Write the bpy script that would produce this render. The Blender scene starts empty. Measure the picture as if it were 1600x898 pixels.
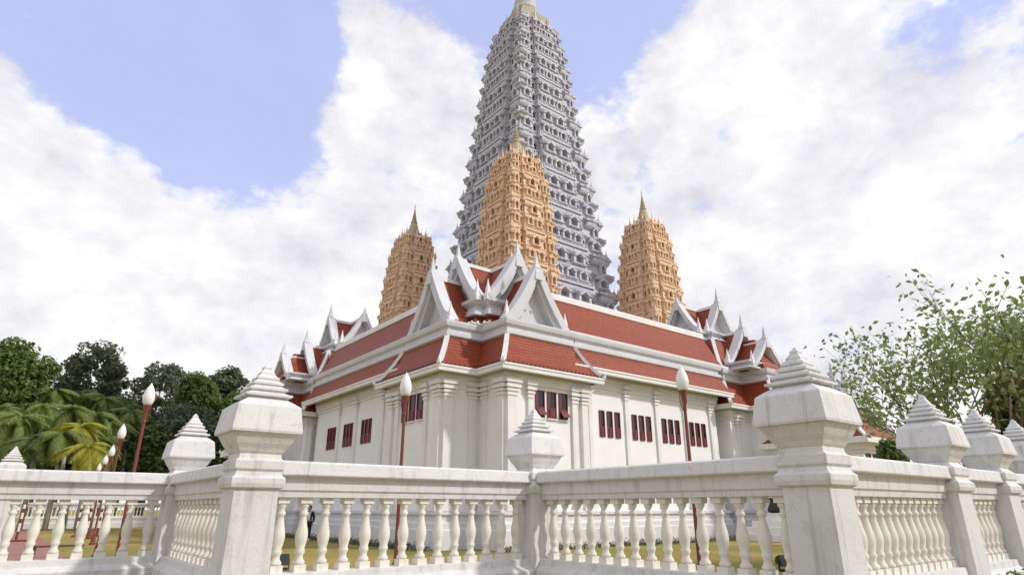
import bpy, bmesh, math, random
import numpy as np
from mathutils import Vector, Matrix
random.seed(7); rng = np.random.default_rng(7)
R = math.radians
S = bpy.context.scene
COL = S.collection

# ------------------------------------------------------------------ camera
EYE = 1.6
FPX = 950.0
PITCH = math.atan(345 / FPX)
cam_d = bpy.data.cameras.new('camera'); cam = bpy.data.objects.new('camera', cam_d); COL.objects.link(cam)
cam_d.sensor_width = 36; cam_d.lens = FPX / 1600 * 36
cam_d.clip_start = 0.05; cam_d.clip_end = 3000
cam.location = (0, 0, EYE); cam.rotation_euler = (math.pi/2 + PITCH, 0, R(-38.0))
S.camera = cam
S.render.resolution_x = 1024; S.render.resolution_y = 574

# ------------------------------------------------------------------ sun, sky, exposure
SUN_DIR = Vector((0.50, -0.62, 0.62)).normalized()
sun_d = bpy.data.lights.new('sun', 'SUN'); sun = bpy.data.objects.new('sun', sun_d); COL.objects.link(sun)
sun_d.energy = 2.3; sun_d.angle = R(3.0); sun_d.color = (1.0, 0.955, 0.89)
sun.rotation_euler = SUN_DIR.to_track_quat('Z', 'Y').to_euler()
sun.location = (20, -20, 60)
VS = S.view_settings
VS.view_transform = 'Standard'; VS.look = 'None'; VS.gamma = 1; VS.use_curve_mapping = False; VS.exposure = 0.28

W = bpy.data.worlds.new('World'); S.world = W; W.use_nodes = True
nt = W.node_tree; nt.nodes.clear()
def N(t, typ, **kw):
    n = t.nodes.new(typ)
    for k, v in kw.items():
        if k in n.inputs.keys() if isinstance(k, str) else False: n.inputs[k].default_value = v
        else: setattr(n, k, v)
    return n
def L(t, a, b): t.links.new(a, b)
def math_node(t, op, a, b=None, c=None, clamp=False):
    n = t.nodes.new('ShaderNodeMath'); n.operation = op; n.use_clamp = clamp
    for i, x in enumerate((a, b, c)):
        if x is None: continue
        if isinstance(x, (int, float)): n.inputs[i].default_value = x
        else: t.links.new(x, n.inputs[i])
    return n.outputs[0]
def ray(x, y):
    r = x - 800; up = 449 - y; A = R(52)
    fh = FPX*math.cos(PITCH) - up*math.sin(PITCH); z = FPX*math.sin(PITCH) + up*math.cos(PITCH)
    return Vector((fh*math.cos(A) + r*math.sin(A), fh*math.sin(A) - r*math.cos(A), z))
out = N(nt, 'ShaderNodeOutputWorld')
sky = N(nt, 'ShaderNodeTexSky'); sky.sky_type = 'NISHITA'; sky.sun_disc = False
sky.sun_elevation = math.asin(SUN_DIR.z); sky.sun_rotation = math.atan2(SUN_DIR.x, SUN_DIR.y)
sky.air_density = 1.0; sky.dust_density = 1.0; sky.ozone_density = 2.5
bg1 = N(nt, 'ShaderNodeBackground'); bg1.inputs['Strength'].default_value = 0.15
tint = N(nt, 'ShaderNodeMix'); tint.data_type = 'RGBA'; tint.inputs[0].default_value = .72
L(nt, sky.outputs[0], tint.inputs[6]); tint.inputs[7].default_value = (3.35, 3.65, 6.0, 1)      # milky tropical sky
L(nt, tint.outputs[2], bg1.inputs['Color'])
tc = N(nt, 'ShaderNodeTexCoord')
nrm = N(nt, 'ShaderNodeVectorMath'); nrm.operation = 'NORMALIZE'; L(nt, tc.outputs['Generated'], nrm.inputs[0])
def noise(t, vec, scale, detail=8, rough=0.55, dist=0.0):
    n = t.nodes.new('ShaderNodeTexNoise'); n.inputs['Scale'].default_value = scale
    n.inputs['Detail'].default_value = detail; n.inputs['Roughness'].default_value = rough
    n.inputs['Distortion'].default_value = dist
    if vec is not None: t.links.new(vec, n.inputs['Vector'])
    return n.outputs[0]
mp = N(nt, 'ShaderNodeMapping'); mp.inputs['Scale'].default_value = (1, 1, 1.5); mp.inputs['Location'].default_value = (3.1, 1.7, 0.4)
L(nt, nrm.outputs[0], mp.inputs['Vector'])
n1 = noise(nt, mp.outputs[0], 4.6, 14, 0.60, 0.10)
n2 = noise(nt, mp.outputs[0], 15.0, 12, 0.62, 0.0)
# clearings and banks of cloud, as directions in the sky
def lobe(x, y, k, amp):
    d = ray(x, y).normalized()
    dn = N(nt, 'ShaderNodeVectorMath'); dn.operation = 'DOT_PRODUCT'; dn.inputs[1].default_value = d
    L(nt, nrm.outputs[0], dn.inputs[0])
    e = math_node(nt, 'MULTIPLY', math_node(nt, 'SUBTRACT', dn.outputs['Value'], 1.0), k)
    return math_node(nt, 'MULTIPLY', math_node(nt, 'EXPONENT', e), amp)
bias = None
for a in [(200, 40, 60, -.24), (330, 150, 55, -.27), (430, 60, 110, -.16), (310, 270, 160, -.10), (950, 30, 160, -.27), (720, 10, 160, -.20), (850, -70, 60, -.20),
          (1128, 195, 600, -.20), (608, 155, 1100, -.10), (1530, 30, 120, -.15), (1000, 245, 700, -.10), (620, 250, 500, -.06),
          (540, 215, 480, .24), (600, 95, 330, .20), (535, 25, 420, .17), (700, 150, 200, .16), (10, 230, 45, .26), (250, 375, 160, .17), (1060, 165, 220, .20), (1200, 80, 200, .12), (1400, 250, 14, .16), (360, 450, 55, .16), (560, 400, 120, .08)]:
    l = lobe(*a); bias = l if bias is None else math_node(nt, 'ADD', bias, l)
cov = math_node(nt, 'ADD', math_node(nt, 'ADD', math_node(nt, 'MULTIPLY', n1, 0.64), math_node(nt, 'MULTIPLY', n2, 0.36)), bias)
cr = N(nt, 'ShaderNodeMapRange'); cr.interpolation_type = 'SMOOTHSTEP'
cr.inputs['From Min'].default_value = 0.39; cr.inputs['From Max'].default_value = 0.52
cr.inputs['To Min'].default_value = 0.10; cr.inputs['To Max'].default_value = 1.0
L(nt, cov, cr.inputs['Value'])
# cloud shading: white crowns, greyer where thick
n3 = noise(nt, mp.outputs[0], 8.0, 12, 0.62, 0.1)
cc = N(nt, 'ShaderNodeValToRGB')
cc.color_ramp.elements[0].position = 0.30; cc.color_ramp.elements[0].color = (0.66, 0.65, 0.72, 1)
cc.color_ramp.elements[1].position = 0.62; cc.color_ramp.elements[1].color = (0.92, 0.92, 0.93, 1)
L(nt, math_node(nt, 'ADD', n3, math_node(nt, 'MULTIPLY', math_node(nt, 'SUBTRACT', cov, 0.55), 0.35)), cc.inputs['Fac'])
bg2 = N(nt, 'ShaderNodeBackground'); bg2.inputs['Strength'].default_value = 0.91
L(nt, cc.outputs[0], bg2.inputs['Color'])
ms = N(nt, 'ShaderNodeMixShader'); L(nt, cr.outputs[0], ms.inputs[0]); L(nt, bg1.outputs[0], ms.inputs[1]); L(nt, bg2.outputs[0], ms.inputs[2])
L(nt, ms.outputs[0], out.inputs['Surface'])

# ------------------------------------------------------------------ pixel-free layout helpers (ray was used only to read positions)
def atd(x, y, d):
    a = ray(x, y); t = d / math.hypot(a.x, a.y); return Vector((a.x*t, a.y*t, EYE + a.z*t))

# ------------------------------------------------------------------ materials
def new_mat(name):
    m = bpy.data.materials.new(name); m.use_nodes = True
    return m, m.node_tree, m.node_tree.nodes['Principled BSDF']
def mixc(t, fac, a, b, mode='MIX'):
    n = t.nodes.new('ShaderNodeMix'); n.data_type = 'RGBA'; n.blend_type = mode
    if isinstance(fac, (int, float)): n.inputs[0].default_value = fac
    else: t.links.new(fac, n.inputs[0])
    for i, c in ((6, a), (7, b)):
        if isinstance(c, tuple): n.inputs[i].default_value = (*c, 1)
        else: t.links.new(c, n.inputs[i])
    return n.outputs[2]
def ramp(t, fac, p0, p1, c0=(0, 0, 0), c1=(1, 1, 1)):
    n = t.nodes.new('ShaderNodeValToRGB'); e = n.color_ramp.elements
    e[0].position = p0; e[1].position = p1; e[0].color = (*c0, 1); e[1].color = (*c1, 1)
    t.links.new(fac, n.inputs[0]); return n.outputs[0]
def bump(t, bsdf, h, strength, dist):
    b = t.nodes.new('ShaderNodeBump'); b.inputs['Strength'].default_value = strength; b.inputs['Distance'].default_value = dist
    t.links.new(h, b.inputs['Height']); t.links.new(b.outputs[0], bsdf.inputs['Normal'])
def worldpos(t): return t.nodes.new('ShaderNodeNewGeometry').outputs['Position']
def mapping(t, vec, scale):
    n = t.nodes.new('ShaderNodeMapping'); n.inputs['Scale'].default_value = scale; t.links.new(vec, n.inputs[0]); return n.outputs[0]

def plaster(name, base, dirt, amount=0.5, streak=True, scale=1.0, bstr=0.25, rough=0.75):
    m, t, b = new_mat(name); p = worldpos(t)
    c = mixc(t, ramp(t, noise(t, p, 0.9*scale, 6, .6), .35, .7), base, tuple(x*0.9 for x in base))
    if streak:
        s = noise(t, mapping(t, p, (7*scale, 7*scale, .45*scale)), 1.0, 8, .65, .3)
        c = mixc(t, math_node(t, 'MULTIPLY', ramp(t, s, .52, .78), amount), c, dirt)
    s2 = noise(t, p, 5*scale, 10, .7, .5)
    c = mixc(t, math_node(t, 'MULTIPLY', ramp(t, s2, .55, .8), amount*.8), c, dirt)
    L(t, c, b.inputs['Base Color']); b.inputs['Roughness'].default_value = rough
    bump(t, b, noise(t, p, 22*scale, 8, .7), bstr, .02)
    return m
M = {}
M['fence'] = plaster('fence_paint', (.71, .70, .69), (.33, .32, .28), .80, True, 1.4, .35)
M['baluster'] = plaster('baluster_paint', (.80, .765, .68), (.46, .43, .34), .45, True, 2.2, .25)
M['wall'] = plaster('wall_paint', (.86, .855, .85), (.66, .65, .64), .22, True, .6, .12)
M['trim'] = plaster('trim_paint', (.80, .79, .775), (.50, .49, .47), .4, True, 1.2, .2)
M['gable'] = plaster('gable_plaster', (.66, .66, .69), (.42, .42, .46), .5, True, 1.6, .9)
M['plinth'] = plaster('plinth_paint', (.70, .69, .69), (.40, .39, .37), .55, True, .9, .3)

def roof_mat():
    m, t, b = new_mat('red_roof_tile')
    uv = t.nodes.new('ShaderNodeUVMap').outputs[0]
    br = t.nodes.new('ShaderNodeTexBrick'); t.links.new(uv, br.inputs['Vector'])
    br.inputs['Scale'].default_value = 1.0; br.inputs['Mortar Size'].default_value = .012; br.inputs['Mortar Smooth'].default_value = .6
    br.inputs['Brick Width'].default_value = .14; br.inputs['Row Height'].default_value = .19
    br.inputs['Color1'].default_value = (.37, .062, .014, 1); br.inputs['Color2'].default_value = (.27, .042, .011, 1); br.inputs['Mortar'].default_value = (.11, .02, .01, 1)
    br.inputs['Bias'].default_value = .1
    p = worldpos(t)
    c = mixc(t, math_node(t, 'MULTIPLY', ramp(t, noise(t, p, .7, 8, .65), .4, .75), .55), br.outputs[0], (.22, .038, .015))
    c = mixc(t, math_node(t, 'MULTIPLY', ramp(t, noise(t, p, 2.5, 10, .7), .58, .8), .45), c, (.12, .05, .035))
    L(t, c, b.inputs['Base Color']); b.inputs['Roughness'].default_value = .55
    sx = t.nodes.new('ShaderNodeSeparateXYZ'); t.links.new(uv, sx.inputs[0])
    saw = math_node(t, 'FRACT', math_node(t, 'DIVIDE', sx.outputs[1], .19))
    h = math_node(t, 'ADD', math_node(t, 'MULTIPLY', saw, -.7), math_node(t, 'MULTIPLY', br.outputs['Fac'], -.6))
    bump(t, b, h, .9, .035)
    return m
M['tile'] = roof_mat()

def tower_mat(name, c1, c2, c3, bs=.8):
    m, t, b = new_mat(name); p = worldpos(t)
    c = mixc(t, ramp(t, noise(t, p, .5, 8, .65), .35, .7), c1, c2)
    c = mixc(t, math_node(t, 'MULTIPLY', ramp(t, noise(t, p, 3.0, 8, .7, .4), .5, .75), .55), c, c3)
    L(t, c, b.inputs['Base Color']); b.inputs['Roughness'].default_value = .6
    v = t.nodes.new('ShaderNodeTexVoronoi'); v.inputs['Scale'].default_value = 3.2; t.links.new(p, v.inputs['Vector'])
    bump(t, b, math_node(t, 'ADD', v.outputs['Distance'], noise(t, p, 9, 6, .7)), bs, .12)
    return m
M['silver'] = tower_mat('silver_grey_stucco', (.62, .62, .68), (.54, .54, .61), (.40, .40, .47))
M['gold'] = tower_mat('golden_sand_stucco', (.85, .63, .44), (.79, .55, .36), (.66, .43, .26))
M['spire'] = tower_mat('spire_gilding', (.48, .40, .24), (.40, .36, .24), (.28, .27, .18), .4)
M['spire_grey'] = tower_mat('spire_stone', (.52, .51, .50), (.45, .44, .42), (.33, .31, .27), .4)

def flat(name, col, rough=.6, metal=0.0, var=.25, scale=6):
    m, t, b = new_mat(name); p = worldpos(t)
    L(t, mixc(t, math_node(t, 'MULTIPLY', ramp(t, noise(t, p, scale, 6, .65), .35, .75), var*2), col, tuple(x*.6 for x in col)), b.inputs['Base Color'])
    b.inputs['Roughness'].default_value = rough; b.inputs['Metallic'].default_value = metal
    return m
M['niche'] = flat('niche_cavity', (.055, .055, .065), .9)  # recess shade put into the back panel colours; same stucco, darkened
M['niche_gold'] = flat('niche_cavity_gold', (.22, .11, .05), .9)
M['niche_pale'] = flat('niche_shade_grey', (.30, .30, .35), .9)  # lighter recess shade painted into these back panels
M['niche_sand'] = flat('niche_shade_sand', (.52, .32, .17), .9)
M['maroon'] = flat('maroon_paint', (.17, .022, .028), .5)
M['pole'] = flat('red_oxide_pole', (.20, .045, .03), .45, 0, .3, 10)
M['dark'] = flat('dark_metal', (.02, .021, .025), .5)
M['blackpot'] = flat('black_glaze', (.012, .012, .013), .35)
M['skin'] = flat('skin', (.42, .25, .17), .55)
M['black_cloth'] = flat('black_cloth', (.016, .016, .02), .85)
M['white_cloth'] = flat('white_cloth', (.72, .72, .75), .85)
M['hair'] = flat('dark_hair', (.012, .01, .009), .5)
M['bark'] = flat('grey_brown_bark', (.19, .14, .10), .9, 0, .5, 4)
M['palebark'] = flat('pale_bark', (.42, .39, .32), .9, 0, .5, 4)
M['bench'] = flat('brown_bench', (.10, .045, .035), .7)
g, t, b = new_mat('dark_window_glass'); b.inputs['Base Color'].default_value = (.02, .018, .022, 1); b.inputs['Roughness'].default_value = .18; M['glass'] = g
g, t, b = new_mat('opal_lamp_glass'); b.inputs['Base Color'].default_value = (.84, .82, .78, 1); b.inputs['Roughness'].default_value = .25
b.inputs['Subsurface Weight'].default_value = .2; b.inputs['Subsurface Radius'].default_value = (.05, .05, .05); M['opal'] = g

def leaf_mat(name, cols, trans=.48):
    m, t, b = new_mat(name)
    geo = t.nodes.new('ShaderNodeNewGeometry'); n = t.nodes.new('ShaderNodeValToRGB')
    e = n.color_ramp.elements; e[0].color = (*cols[0], 1); e[1].color = (*cols[-1], 1)
    for i, c in enumerate(cols[1:-1]): x = e.new((i+1)/(len(cols)-1)); x.color = (*c, 1)
    f = math_node(t, 'ADD', math_node(t, 'MULTIPLY', geo.outputs['Random Per Island'], .65), math_node(t, 'MULTIPLY', noise(t, geo.outputs['Position'], .55, 3, .5), .35))
    L(t, f, n.inputs[0]); L(t, n.outputs[0], b.inputs['Base Color']); b.inputs['Roughness'].default_value = .55
    tr = t.nodes.new('ShaderNodeBsdfTranslucent'); L(t, n.outputs[0], tr.inputs['Color'])
    mx = t.nodes.new('ShaderNodeMixShader'); mx.inputs[0].default_value = trans
    L(t, b.outputs[0], mx.inputs[1]); L(t, tr.outputs[0], mx.inputs[2]); L(t, mx.outputs[0], t.nodes['Material Output'].inputs['Surface'])
    return m
M['leaf_bright'] = leaf_mat('bright_green_leaf', [(0.06, 0.11, 0.02), (0.14, 0.21, 0.045), (0.26, 0.31, 0.09)])
M['leaf_dark'] = leaf_mat('dark_green_leaf', [(0.061, 0.084, 0.046), (0.135, 0.169, 0.095), (0.27, 0.297, 0.189)])
M['leaf_mid'] = leaf_mat('mid_green_leaf', [(0.056, 0.101, 0.022), (0.134, 0.196, 0.05), (0.246, 0.302, 0.101)])
M['leaf_yellow'] = leaf_mat('yellow_frond', [(0.198, 0.248, 0.033), (0.429, 0.429, 0.05), (0.66, 0.528, 0.083)])
M['leaf_palm'] = leaf_mat('palm_frond', [(0.108, 0.168, 0.03), (0.228, 0.3, 0.072), (0.384, 0.432, 0.132)])
M['leaf_sparse'] = leaf_mat('grey_green_leaf', [(0.121, 0.173, 0.061), (0.223, 0.304, 0.101), (0.385, 0.466, 0.173)], .3)

def ground_mat():
    m, t, b = new_mat('dry_lawn'); p = worldpos(t)
    c = mixc(t, ramp(t, noise(t, p, .16, 6, .6, .4), .36, .64), (.20, .20, .035), (.43, .30, .075))
    c = mixc(t, math_node(t, 'MULTIPLY', ramp(t, noise(t, p, 3.5, 8, .7), .45, .75), .6), c, (.07, .07, .018))
    c = mixc(t, math_node(t, 'MULTIPLY', ramp(t, noise(t, p, 14, 6, .7), .5, .8), .5), c, (.33, .26, .09))
    L(t, c, b.inputs['Base Color']); b.inputs['Roughness'].default_value = .95
    bump(t, b, noise(t, p, 20, 8, .75), .8, .06); return m
M['lawn'] = ground_mat()
def path_mat():
    m, t, b = new_mat('red_brick_path'); p = worldpos(t)
    br = t.nodes.new('ShaderNodeTexBrick'); t.links.new(p, br.inputs['Vector']); br.inputs['Scale'].default_value = 1
    br.inputs['Brick Width'].default_value = .4; br.inputs['Row Height'].default_value = .2; br.inputs['Mortar Size'].default_value = .012
    br.inputs['Color1'].default_value = (.38, .17, .13, 1); br.inputs['Color2'].default_value = (.30, .125, .10, 1); br.inputs['Mortar'].default_value = (.16, .09, .075, 1)
    c = mixc(t, math_node(t, 'MULTIPLY', ramp(t, noise(t, p, 1.2, 8, .6), .4, .75), .5), br.outputs[0], (.36, .24, .19))
    L(t, c, b.inputs['Base Color']); b.inputs['Roughness'].default_value = .85; bump(t, b, br.outputs['Fac'], -.4, .01); return m
M['path'] = path_mat()

# ------------------------------------------------------------------ mesh helpers
def tag(o, label=None, cat=None, group=None, kind=None):
    if label: o['label'] = label
    if cat: o['category'] = cat
    if group: o['group'] = group
    if kind: o['kind'] = kind
    return o
def empty(name, loc, label, cat, group=None):
    o = bpy.data.objects.new(name, None); COL.objects.link(o); o.location = loc; o.empty_display_size = .3
    return tag(o, label, cat, group)
class MB:
    """collects faces; build() links them as one mesh object"""
    def __init__(s, tf=None): s.v = []; s.f = []; s.uv = []; s.mi = []; s.tf = tf
    def add(s, vs, fs, uvs=None, mi=0):
        o = len(s.v); s.v += [tuple(s.tf(*p)) if s.tf else tuple(p) for p in vs]
        for i, f in enumerate(fs):
            s.f.append([o+k for k in f]); s.mi.append(mi); s.uv.append(uvs[i] if uvs else None)
        return s
    def box(s, x0, x1, y0, y1, z0, z1, mi=0):
        return s.add([(x0, y0, z0), (x1, y0, z0), (x1, y1, z0), (x0, y1, z0), (x0, y0, z1), (x1, y0, z1), (x1, y1, z1), (x0, y1, z1)],
                     [(0, 3, 2, 1), (4, 5, 6, 7), (0, 1, 5, 4), (1, 2, 6, 5), (2, 3, 7, 6), (3, 0, 4, 7)], mi=mi)
    def loft(s, rings, close=True, mi=0, caps=True):
        n = len(rings[0]); vs = [p for r in rings for p in r]; fs = []
        for i in range(len(rings)-1):
            for k in range(n if close else n-1):
                a = i*n+k; b = i*n+(k+1) % n; fs.append((a, b, b+n, a+n))
        if caps and close: fs.append(tuple(range(n-1, -1, -1))); fs.append(tuple(range((len(rings)-1)*n, len(rings)*n)))
        return s.add(vs, fs, mi=mi)
    def sq(s, cx, cy, prof, mi=0):
        return s.loft([[(cx-h, cy-h, z), (cx+h, cy-h, z), (cx+h, cy+h, z), (cx-h, cy+h, z)] for h, z in prof], mi=mi)
    def lathe(s, cx, cy, prof, n=12, mi=0, ph=0):
        return s.loft([[(cx+r*math.cos(ph+2*math.pi*k/n), cy+r*math.sin(ph+2*math.pi*k/n), z) for k in range(n)] for r, z in prof], mi=mi)
    def bar(s, pts, w, h, mi=0, up=(0, 0, 1)):
        pts = [Vector(p) for p in pts]; rings = []; U = Vector(up)
        for i, p in enumerate(pts):
            d = (pts[min(i+1, len(pts)-1)] - pts[max(i-1, 0)]).normalized()
            sd = d.cross(U)
            sd = sd.normalized() if sd.length > 1e-4 else Vector((1, 0, 0))
            n = sd.cross(d).normalized()
            ww = w[i] if isinstance(w, (list, tuple)) else w; hh = h[i] if isinstance(h, (list, tuple)) else h
            rings.append([p - sd*ww/2 - n*hh/2, p + sd*ww/2 - n*hh/2, p + sd*ww/2 + n*hh/2, p - sd*ww/2 + n*hh/2])
        return s.loft([[tuple(q) for q in r] for r in rings], mi=mi)
    def tube(s, pts, rad, n=6, mi=0):
        pts = [Vector(p) for p in pts]; rings = []; ref = Vector((.3, .95, .1))
        for i, p in enumerate(pts):
            d = (pts[min(i+1, len(pts)-1)] - pts[max(i-1, 0)]).normalized()
            a = d.cross(ref).normalized(); bb = d.cross(a)
            r = rad[i] if isinstance(rad, (list, tuple)) else rad
            rings.append([tuple(p + a*r*math.cos(2*math.pi*k/n) + bb*r*math.sin(2*math.pi*k/n)) for k in range(n)])
        return s.loft(rings, mi=mi)
    def mesh(s, name, mats, smooth=False, recalc=True, bevel=0):
        me = bpy.data.meshes.new(name); me.from_pydata(s.v, [], s.f)
        for m in (mats if isinstance(mats, (list, tuple)) else [mats]): me.materials.append(m)
        me.polygons.foreach_set('material_index', s.mi)
        if any(u is not None for u in s.uv):
            lay = me.uv_layers.new(name='UVMap').data; i = 0
            for f, u in zip(s.f, s.uv):
                for k in range(len(f)):
                    if u is not None: lay[i].uv = u[k]
                    i += 1
        if recalc:
            bm = bmesh.new(); bm.from_mesh(me)
            if bevel:
                es = [e for e in bm.edges if len(e.link_faces) == 2 and e.calc_face_angle(0) > .5]
                bmesh.ops.bevel(bm, geom=es, offset=bevel, segments=2, affect='EDGES', profile=.6, clamp_overlap=True)
            bmesh.ops.recalc_face_normals(bm, faces=bm.faces[:]); bm.to_mesh(me); bm.free()
        if smooth: me.polygons.foreach_set('use_smooth', [True]*len(me.polygons))
        me.update(); return me
    def build(s, name, mats, parent=None, **kw):
        o = bpy.data.objects.new(name, s.mesh(name, mats, **kw)); COL.objects.link(o)
        if parent is not None: attach(o, parent)
        return o
def world_loc(o):
    v = Vector((0, 0, 0))
    while o is not None: v += o.location; o = o.parent
    return v
def attach(o, parent):
    # world-placed meshes keep their place: parents are never rotated or scaled
    o.parent = parent; o.location = o.location - world_loc(parent) if o.location.length else -world_loc(parent)
def inst(name, me, loc, parent=None, rot=0, scale=None, label=None):
    o = bpy.data.objects.new(name, me); COL.objects.link(o)
    loc = Vector(loc)
    if parent is not None: o.parent = parent; loc = loc - world_loc(parent)
    o.location = loc; o.rotation_euler = (0, 0, rot)
    if scale: o.scale = scale if isinstance(scale, (tuple, list)) else (scale,)*3
    return o
def offset_poly(poly, o):
    """inward offset of a counter-clockwise rectilinear polygon (o < 0 grows it)"""
    n = len(poly); res = []
    for i in range(n):
        a, p, c = poly[i-1], poly[i], poly[(i+1) % n]
        def nrm(s, e):
            d = (e[0]-s[0], e[1]-s[1]); l = math.hypot(*d); return (-d[1]/l, d[0]/l)
        n1, n2 = nrm(a, p), nrm(p, c); dt = n1[0]*n2[0]+n1[1]*n2[1]
        k = 1/(1+dt)
        res.append((p[0]+(n1[0]+n2[0])*o*k, p[1]+(n1[1]+n2[1])*o*k))
    return res
def poly_loft(mb, poly, prof, uv=False, caps=False, mi=0, edges=None):
    rings = [[(x, y, z) for x, y in offset_poly(poly, o)] for o, z in prof]
    n = len(poly)
    if not uv:
        mb.loft(rings, mi=mi, caps=caps); return rings
    vv = [0]
    for i in range(1, len(prof)): vv.append(vv[-1] + math.hypot(prof[i][0]-prof[i-1][0], prof[i][1]-prof[i-1][1]))
    for k in range(n):
        if edges is not None and k not in edges: continue
        a, b = poly[k], poly[(k+1) % n]; d = Vector((b[0]-a[0], b[1]-a[1])).normalized()
        for i in range(len(prof)-1):
            q = [rings[i][k], rings[i][(k+1) % n], rings[i+1][(k+1) % n], rings[i+1][k]]
            us = [p[0]*d.x+p[1]*d.y for p in q]
            mb.add(q, [(0, 1, 2, 3)], [[(us[0], vv[i]), (us[1], vv[i]), (us[2], vv[i+1]), (us[3], vv[i+1])]], mi)
    return rings

# ------------------------------------------------------------------ the ground
gm = MB(); gm.add([(-900, -900, 0), (900, -900, 0), (900, 900, 0), (-900, 900, 0)], [(0, 1, 2, 3)])
tag(gm.build('ground', M['lawn'], recalc=False), 'dry yellow green lawn around the temple', kind='structure')
pm = MB(); pm.add([(0.35, 11.2, .006), (1.95, 11.2, .006), (1.95, 66, .006), (0.35, 66, .006)], [(0, 1, 2, 3)])
tag(pm.build('path', M['path'], recalc=False), 'reddish brick path crossing the lawn behind the left balustrade', kind='structure')

# ------------------------------------------------------------------ temple building
OX, OY = 13.6, 20.6
T0 = lambda p, q, z: (OX+p, OY+q, z)
T1 = lambda p, q, z: (OX+q, OY+p, z)
temple = empty('temple_building', (OX+4, OY+4, 0), 'white temple hall with red tiled tiered roofs and carved white gables behind the balustrade', 'temple')
EZ = 7.54
ROOF_LOW = [(0, EZ), (.33, EZ+.44), (.68, EZ+1.02), (1.05, EZ+1.80)]
BAND = [(1.0, 9.16), (.86, 9.24), (.86, 9.40), (.98, 9.45), (.98, 9.62), (.84, 9.70), (.80, 9.86), (.80, 9.97), (1.25, 9.99)]
FASC = [(.22, EZ-.22), (-.03, EZ-.22), (-.03, EZ-.06), (-.07, EZ-.04), (-.07, EZ+.05), (.10, EZ+.07)]
PAV = [(2, 0), (8.2, 0), (8.2, 8.2), (0, 8.2), (0, 2), (2, 2)]
POR = [(19.5, 7), (19.5, .3), (21.6, .3), (21.6, -1.5), (26.4, -1.5), (26.4, .3), (28, .3), (28, 7)]
WING = [(6.8, .48), (20.1, .48), (20.1, 7), (6.8, 7)]
WING2 = [(27, .48), (31, .48), (31, 7), (27, 7)]
WALLH = .65
def lift(prof, dz, do=0): return [(o+do, z+dz) for o, z in prof]

def hip(mb, rings, k, w=.20, h=.16, hook=True):
    pts = [Vector(r[k]) for r in rings]
    d = (pts[0]-pts[1]).normalized()
    pts = [p + Vector((0, 0, .05)) for p in pts]
    if hook:
        pts.insert(0, pts[0] + d*.10 + Vector((0, 0, .10))); pts.insert(0, pts[0] + d*.05 + Vector((0, 0, .22)))
        mb.bar(pts[::-1], [w]*(len(pts)-2)+[w*.8, w*.25], [h]*(len(pts)-2)+[h*.9, h*.3])
    else: mb.bar(pts, w, h)

def roof_block(tf, poly, wall_edges, hips, eave_dz=0.0, roof_prof=ROOF_LOW, band=BAND, edges=None):
    mb = MB(tf); poly_loft(mb, poly, lift(FASC, eave_dz)); mb.build('eave_fascia', M['trim'], temple)
    mb = MB(tf); rings = poly_loft(mb, poly, roof_prof, uv=True); mb.build('lower_roof', M['tile'], temple, recalc=False)
    mb = MB(tf); poly_loft(mb, poly, band); mb.build('roof_cornice', M['gable'], temple)
    wr = [[tf(*p) for p in r] for r in rings]
    for k in hips:
        mb = MB(); hip(mb, wr, k); mb.build('hip_ridge', M['trim'], temple)
WALLPROF = [(-.32, 0), (-.32, .75), (-.24, .80), (-.24, 1.0), (-.12, 1.10), (-.12, 1.32), (-.22, 1.36), (-.22, 1.48), (0, 1.56)]
def walls(tf, poly, off, ztop):
    mb = MB(tf); poly_loft(mb, poly, [(off+o, z) for o, z in WALLPROF]); mb.build('wall_base', M['plinth'], temple)
    mb = MB(tf); poly_loft(mb, poly, [(off, 1.5), (off, ztop)]); mb.build('wall', M['wall'], temple)
    mb = MB(tf); poly_loft(mb, poly, [(off, ztop-.62), (off-.06, ztop-.58), (off-.06, ztop-.46), (off-.14, ztop-.40), (off-.14, ztop-.2), (off-.2, ztop-.1), (off-.2, ztop+.25)]); mb.build('wall_frieze', M['trim'], temple)
# corner pavilion (one block, symmetric about the diagonal)
roof_block(T0, PAV, None, [0, 1, 3, 4])
walls(T0, PAV, WALLH, 7.30)
for tf in (T0, T1):
    roof_block(tf, WING, None, [], eave_dz=.66, roof_prof=[(0, EZ+.64), (.20, EZ+1.02), (.57, EZ+1.80)], band=lift(BAND, -.006, -.463))
    walls(tf, WING, .85, 8.0)
    roof_block(tf, POR, None, [1, 3])
    mb = MB(tf); rr = poly_loft(mb, POR, [(1.1, 9.98), (1.45, 10.6), (1.85, 11.4), (2.25, 12.35)], uv=True); mb.build('upper_roof', M['tile'], temple, recalc=False)
    wr = [[tf(*p) for p in r] for r in rr]
    for k in (1,):
        mb = MB(); hip(mb, wr, k, .22, .18); mb.build('hip_ridge', M['trim'], temple)
    walls(tf, POR, WALLH, 7.30)
    roof_block(tf, WING2, None, [], eave_dz=.66, roof_prof=[(0, EZ+.64), (.20, EZ+1.02), (.57, EZ+1.80)], band=lift(BAND, -.006, -.463))
    walls(tf, WING2, .85, 8.0)
# antefix row under the eaves of the corner pavilion
ant = MB(T0)
def eave_row(mb, a, b, z, step=.24):
    d = Vector((b[0]-a[0], b[1]-a[1])); n = int(d.length/step)
    for i in range(n):
        x = a[0]+d.x*(i+.5)/n; y = a[1]+d.y*(i+.5)/n
        if abs(d.x) > abs(d.y): mb.box(x-.055, x+.055, y-.05, y+.03, z-.02, z+.10)
        else: mb.box(x-.05, x+.03, y-.055, y+.055, z-.02, z+.10)
for i in range(6): eave_row(ant, PAV[i], PAV[(i+1) % 6], EZ+.06)
tag(ant.build('tile_ends', M['tile'], temple), kind='stuff')

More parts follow.
